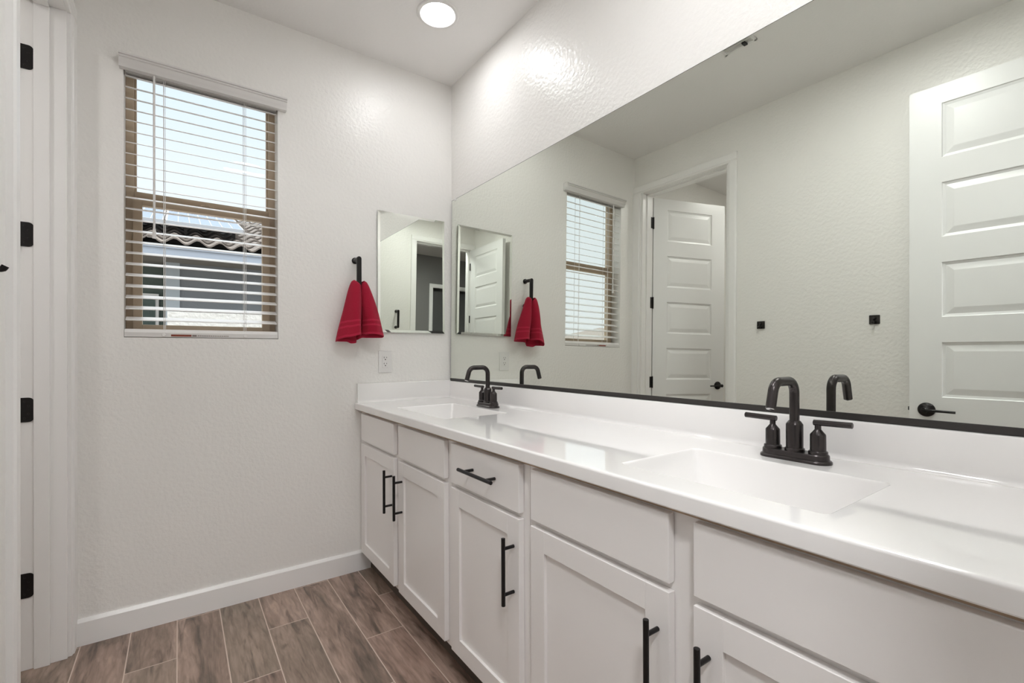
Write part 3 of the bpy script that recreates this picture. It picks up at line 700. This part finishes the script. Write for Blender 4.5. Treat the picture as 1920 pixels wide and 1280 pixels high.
# ------------------------------------------------------------------ small bevelled mirror on the far wall
sm = thing('medicine_mirror', (-0.2445, -0.008, 1.259), 'small frameless mirror cabinet on the window wall beside the red towel', 'mirror')
s0 = tuple(-c for c in sm.location)
sx0, sx1, sz0, sz1, syf = -0.4455, -0.0445, 1.2585, 1.9185, -0.016
MB().box(sx0+0.004, -0.0005, sz0+0.004, sx1-0.004, -0.0105, sz1-0.004).build('cabinet_body', mat('cabinet_body_grey', (0.35, 0.35, 0.34, 1), 0.4), sm, s0)
m = MB(); b = m.bm; bw = 0.0135
o_ = [b.verts.new((x, syf+0.0022, z)) for x, z in ((sx0, sz0), (sx1, sz0), (sx1, sz1), (sx0, sz1))]
i_ = [b.verts.new((x, syf, z)) for x, z in ((sx0+bw, sz0+bw), (sx1-bw, sz0+bw), (sx1-bw, sz1-bw), (sx0+bw, sz1-bw))]
k_ = [b.verts.new((x, syf+0.0050, z)) for x, z in ((sx0, sz0), (sx1, sz0), (sx1, sz1), (sx0, sz1))]
b.faces.new(i_)
for i in range(4):
    j = (i+1) % 4
    b.faces.new((o_[i], o_[j], i_[j], i_[i])); b.faces.new((k_[i], k_[j], o_[j], o_[i])).material_index = 1
b.faces.new(k_[::-1]).material_index = 1
m.build('mirror_face', [MEDM, mat('ground_glass_edge', (0.55, 0.6, 0.57, 1), 0.3)], sm, s0)

# ------------------------------------------------------------------ outlet
ou = thing('power_outlet', (-0.402, 0, 1.098), 'white duplex power outlet on the wall below the small mirror', 'outlet')
MB().box(-0.0375, -0.0055, -0.0605, 0.0375, -0.0003, 0.0605).build('wall_plate', WHITEP, ou, bevel=0.003)
m = MB(); m.box(-0.0165, -0.0072, -0.033, 0.0165, -0.004, 0.033); m.build('receptacle', WHITEP, ou, bevel=0.001)
m = MB()
for zc in (0.0165, -0.0165):
    m.box(-0.0085, -0.0075, zc+0.002, -0.0060, -0.0065, zc+0.0105); m.box(0.0055, -0.0075, zc+0.003, 0.0080, -0.0065, zc+0.0095)
    m.lathe([(0.0032, -0.0076), (0.0032, -0.0066)], (0, 0, zc-0.005), 'y', 12)
m.build('sockets', DARKP, ou)
for zc in (0.047, -0.047): MB().lathe([(0.0022, -0.0060), (0.0022, -0.0050)], (0, 0, zc), 'y', 10).build('screw', CORD, ou)

# ------------------------------------------------------------------ towel bars and towel
def towel_bar(loc, rz, label, h=0.19):
    """a vertical bar on two posts; local wall plane y=0, bar out at y=-0.07"""
    t = thing('towel_bar', loc, label, 'towel bar', 'black vertical towel bars', None, rz)
    D = 0.066
    for z in (0, -h+0.024):
        MB().lathe([(0.0165, -0.0005), (0.0165, -0.006), (0.0155, -0.0075), (0.0112, -0.009), (0.0112, -D)], (0, 0, z), 'y', 26).build('post', BLACK, t, smooth=35)
    r = 0.0118; m = MB()
    P = [(r*math.cos(a), r*math.sin(a)) for a in [PI*i/12 for i in range(13)]] + [(r*math.cos(a), -h+0.024+r*math.sin(a)) for a in [PI+PI*i/12 for i in range(13)]]
    m.prism(P, -D-0.010, -D+0.001, 'y'); m.build('bar', BLACK, t, smooth=30, bevel=0.001)
    return t
TBX, TBZ = -0.5640, 1.632
towel_bar((TBX, 0, TBZ), 0, 'black vertical towel bar on the window wall holding a red towel')
towel_bar((-0.628, YN, 1.622), PI, 'black vertical towel bar on the near wall, seen only in the small mirror', 0.20)

def towel():
    m = MB(); b = m.bm; uvl = b.loops.layers.uv.new('UVMap')
    cx, cy = TBX, -0.071
    top = [(0.003,-0.016), (-0.010,-0.020), (-0.022,-0.014), (-0.026,0.000), (-0.020,0.014), (-0.008,0.021), (0.006,0.021), (0.019,0.014), (0.025,0.001), (0.022,-0.013), (0.012,-0.019), (0.008,-0.015)]
    bot = [(0.006,-0.004), (-0.012,-0.058), (-0.040,-0.062), (-0.074,-0.040), (-0.114,0.000), (-0.098,0.032), (-0.050,0.020), (-0.012,0.030), (0.000,0.050), (0.014,0.036), (0.050,0.052), (0.094,0.040), (0.126,0.008), (0.116,-0.026), (0.078,-0.050), (0.040,-0.034), (0.014,-0.004)]
    zk = [(0,1.237), (0.06,1.238), (0.19,1.224), (0.235,1.214), (0.26,1.203), (0.30,1.205), (0.36,1.204), (0.40,1.195), (0.47,1.199), (0.52,1.215), (0.60,1.226), (0.74,1.226), (0.80,1.236), (0.90,1.243), (1.0,1.240)]
    def zbot(u):
        for (u0, z0), (u1, z1) in zip(zk, zk[1:]):
            if u <= u1: f = (u-u0)/(u1-u0); f = f*f*(3-2*f); return z0+(z1-z0)*f
        return zk[-1][1]
    def spline(P, n):
        out = []; N = len(P)-1
        for i in range(n+1):
            t = N*i/n; k = min(int(t), N-1); f = t-k
            p0, p1, p2, p3 = P[max(k-1,0)], P[k], P[k+1], P[min(k+2,N)]
            out.append(tuple(0.5*((2*p1[d])+(-p0[d]+p2[d])*f+(2*p0[d]-5*p1[d]+4*p2[d]-p3[d])*f*f+(-p0[d]+3*p1[d]-3*p2[d]+p3[d])*f**3) for d in (0,1)))
        return out
    NU, NV = 110, 46
    tp, bt = spline(top, NU), spline(bot, NU)
    g = []
    for j in range(NV+1):
        v = j/NV; s_ = 0.45*v**0.40+0.55*v**0.95; row = []
        for i in range(NU+1):
            u = i/NU
            x = tp[i][0]*(1-s_)+bt[i][0]*s_; y = tp[i][1]*(1-s_)+bt[i][1]*s_
            wob = math.sin(v*PI)*0.004*math.sin(u*23+v*4)
            x += wob; y += wob*0.7
            # upper edge: peaks beside the bar, dips where it opens in front
            zt = 1.515 - 0.016*(abs(u-0.5)*2)**3 - 0.010*math.cos(u*PI*4)*0.5
            zb = zbot(u)
            z = zt*(1-v)+zb*v
            row.append(b.verts.new((cx+x, min(cy+y, -0.008), z)))
        g.append(row)
    for j in range(NV):
        for i in range(NU):
            f = b.faces.new((g[j][i], g[j][i+1], g[j+1][i+1], g[j+1][i]))
            for l, (uu, vv) in zip(f.loops, ((i/NU, j/NV), ((i+1)/NU, j/NV), ((i+1)/NU, (j+1)/NV), (i/NU, (j+1)/NV))): l[uvl].uv = (uu, vv)
    o = m.build('hand_towel', TOWEL, smooth=80)
    md = o.modifiers.new('thick', 'SOLIDIFY'); md.thickness = 0.004; md.offset = 0
    return tag(o, 'small red towel threaded over the black bar on the window wall', 'towel')
towel()

# ------------------------------------------------------------------ robe hooks on the left wall
def robe_hook(y, z, label):
    h = thing('robe_hook', (XL, y, z), label, 'hook', 'black robe hooks on the left wall')
    MB().box(0.0003, -0.024, -0.024, 0.007, 0.024, 0.024).build('back_plate', BRONZE, h, bevel=0.006, segs=4)
    m = MB(); m.tube(fillet([(0.005, 0, -0.004), (0.016, 0, -0.012), (0.027, 0, -0.022), (0.0335, 0, -0.010)], [0.008, 0.006], 6), [0.0072]*4+[0.0058]*9+[0.0066]*3, 12)
    m.tube([(0.004, 0, 0.004), (0.018, 0, 0.008)], [0.008, 0.0075], 12)
    m.build('hook', BLACK, h, smooth=50)
robe_hook(-1.013, 1.349, 'black square robe hook nearer the toilet room doorway')
robe_hook(-1.602, 1.348, 'black square robe hook beside the folded back entry door')

# ------------------------------------------------------------------ ceiling lights, seen and added, and the ceiling register
def downlight(x, y, label, lens=LENS):
    t = thing('ceiling_light', (x, y, H), label, 'ceiling light', 'round recessed ceiling lights')
    MB().lathe([(0.098, -0.0005), (0.098, -0.003), (0.094, -0.0065), (0.082, -0.0075), (0.077, -0.0045), (0.077, -0.0005)], n=48).build('trim_ring', WHITEP, t, smooth=30)
    MB().lathe([(0.0765, -0.0025), (0.06, -0.0045), (0, -0.006)], n=48).build('lens', lens, t, smooth=60)
downlight(-0.326, -0.503, 'lit round ceiling light above the far basin')
downlight(-0.326, -1.965, 'added round ceiling light above the near basin, out of view', emit('added_near_lens', (0.985, 0.99, 1, 1), LAMP*0.6))  # unseen lamp added to raise the brightness at this end
downlight(-2.55, -0.95, 'added round ceiling light in the toilet room, out of view', emit('added_toilet_room_lens', (1, 0.985, 0.97, 1), 105))  # lamp added out of sight to brighten the toilet room
def fill_light(x, y, label, power):
    fl = thing('fill_light', (x, y, H), label, 'ceiling light', 'added wide fill lights')
    MB().lathe([(0.185, -0.0005), (0.185, -0.022), (0.178, -0.026), (0.170, -0.026), (0.170, -0.0005)], n=56).build('rim', WHITEP, fl, smooth=30)
    MB().lathe([(0.1695, -0.020), (0.12, -0.027), (0, -0.031)], n=56).build('diffuser', emit('fill_lamp_diffuser', (0.98, 0.99, 1, 1), power), fl, smooth=60)
fill_light(-0.86, -1.84, 'added wide round fill light inside the entry door, out of view', ENTRY_FILL)  # unseen fill lamp added to even out the room
fill_light(-1.50, -3.02, 'added wide round fill light in the hall behind the entry door', HALL_FILL)  # added to light the vanity fronts through the entry doorway
rg = thing('ceiling_register', (-0.93, -1.226, H), 'small square white ceiling register just above the mirror edge in reflection', 'vent')
m = MB(); q = 0.082
for a in ((-q,-q,q,-q+0.014), (-q,q-0.014,q,q), (-q,-q,-q+0.014,q), (q-0.014,-q,q,q)): m.box(a[0], a[1], -0.011, a[2], a[3], -0.0005)
m.build('frame', WHITEP, rg, bevel=0.002)
m = MB()
for k in range(7):
    x = -0.06+0.02*k; m.prism([(x-0.008, -0.002), (x+0.006, -0.009), (x+0.008, -0.008), (x-0.006, -0.001)], -0.068, 0.068, 'y')
m.build('louvres', WHITEP, rg)
MB().box(-0.068, -0.068, -0.0012, 0.068, 0.068, -0.0006).build('backing', CEIL, rg)
MB().box(-0.070, -0.040, -0.017, -0.040, -0.022, -0.009).build('damper_lever', DARKP, rg, bevel=0.001)
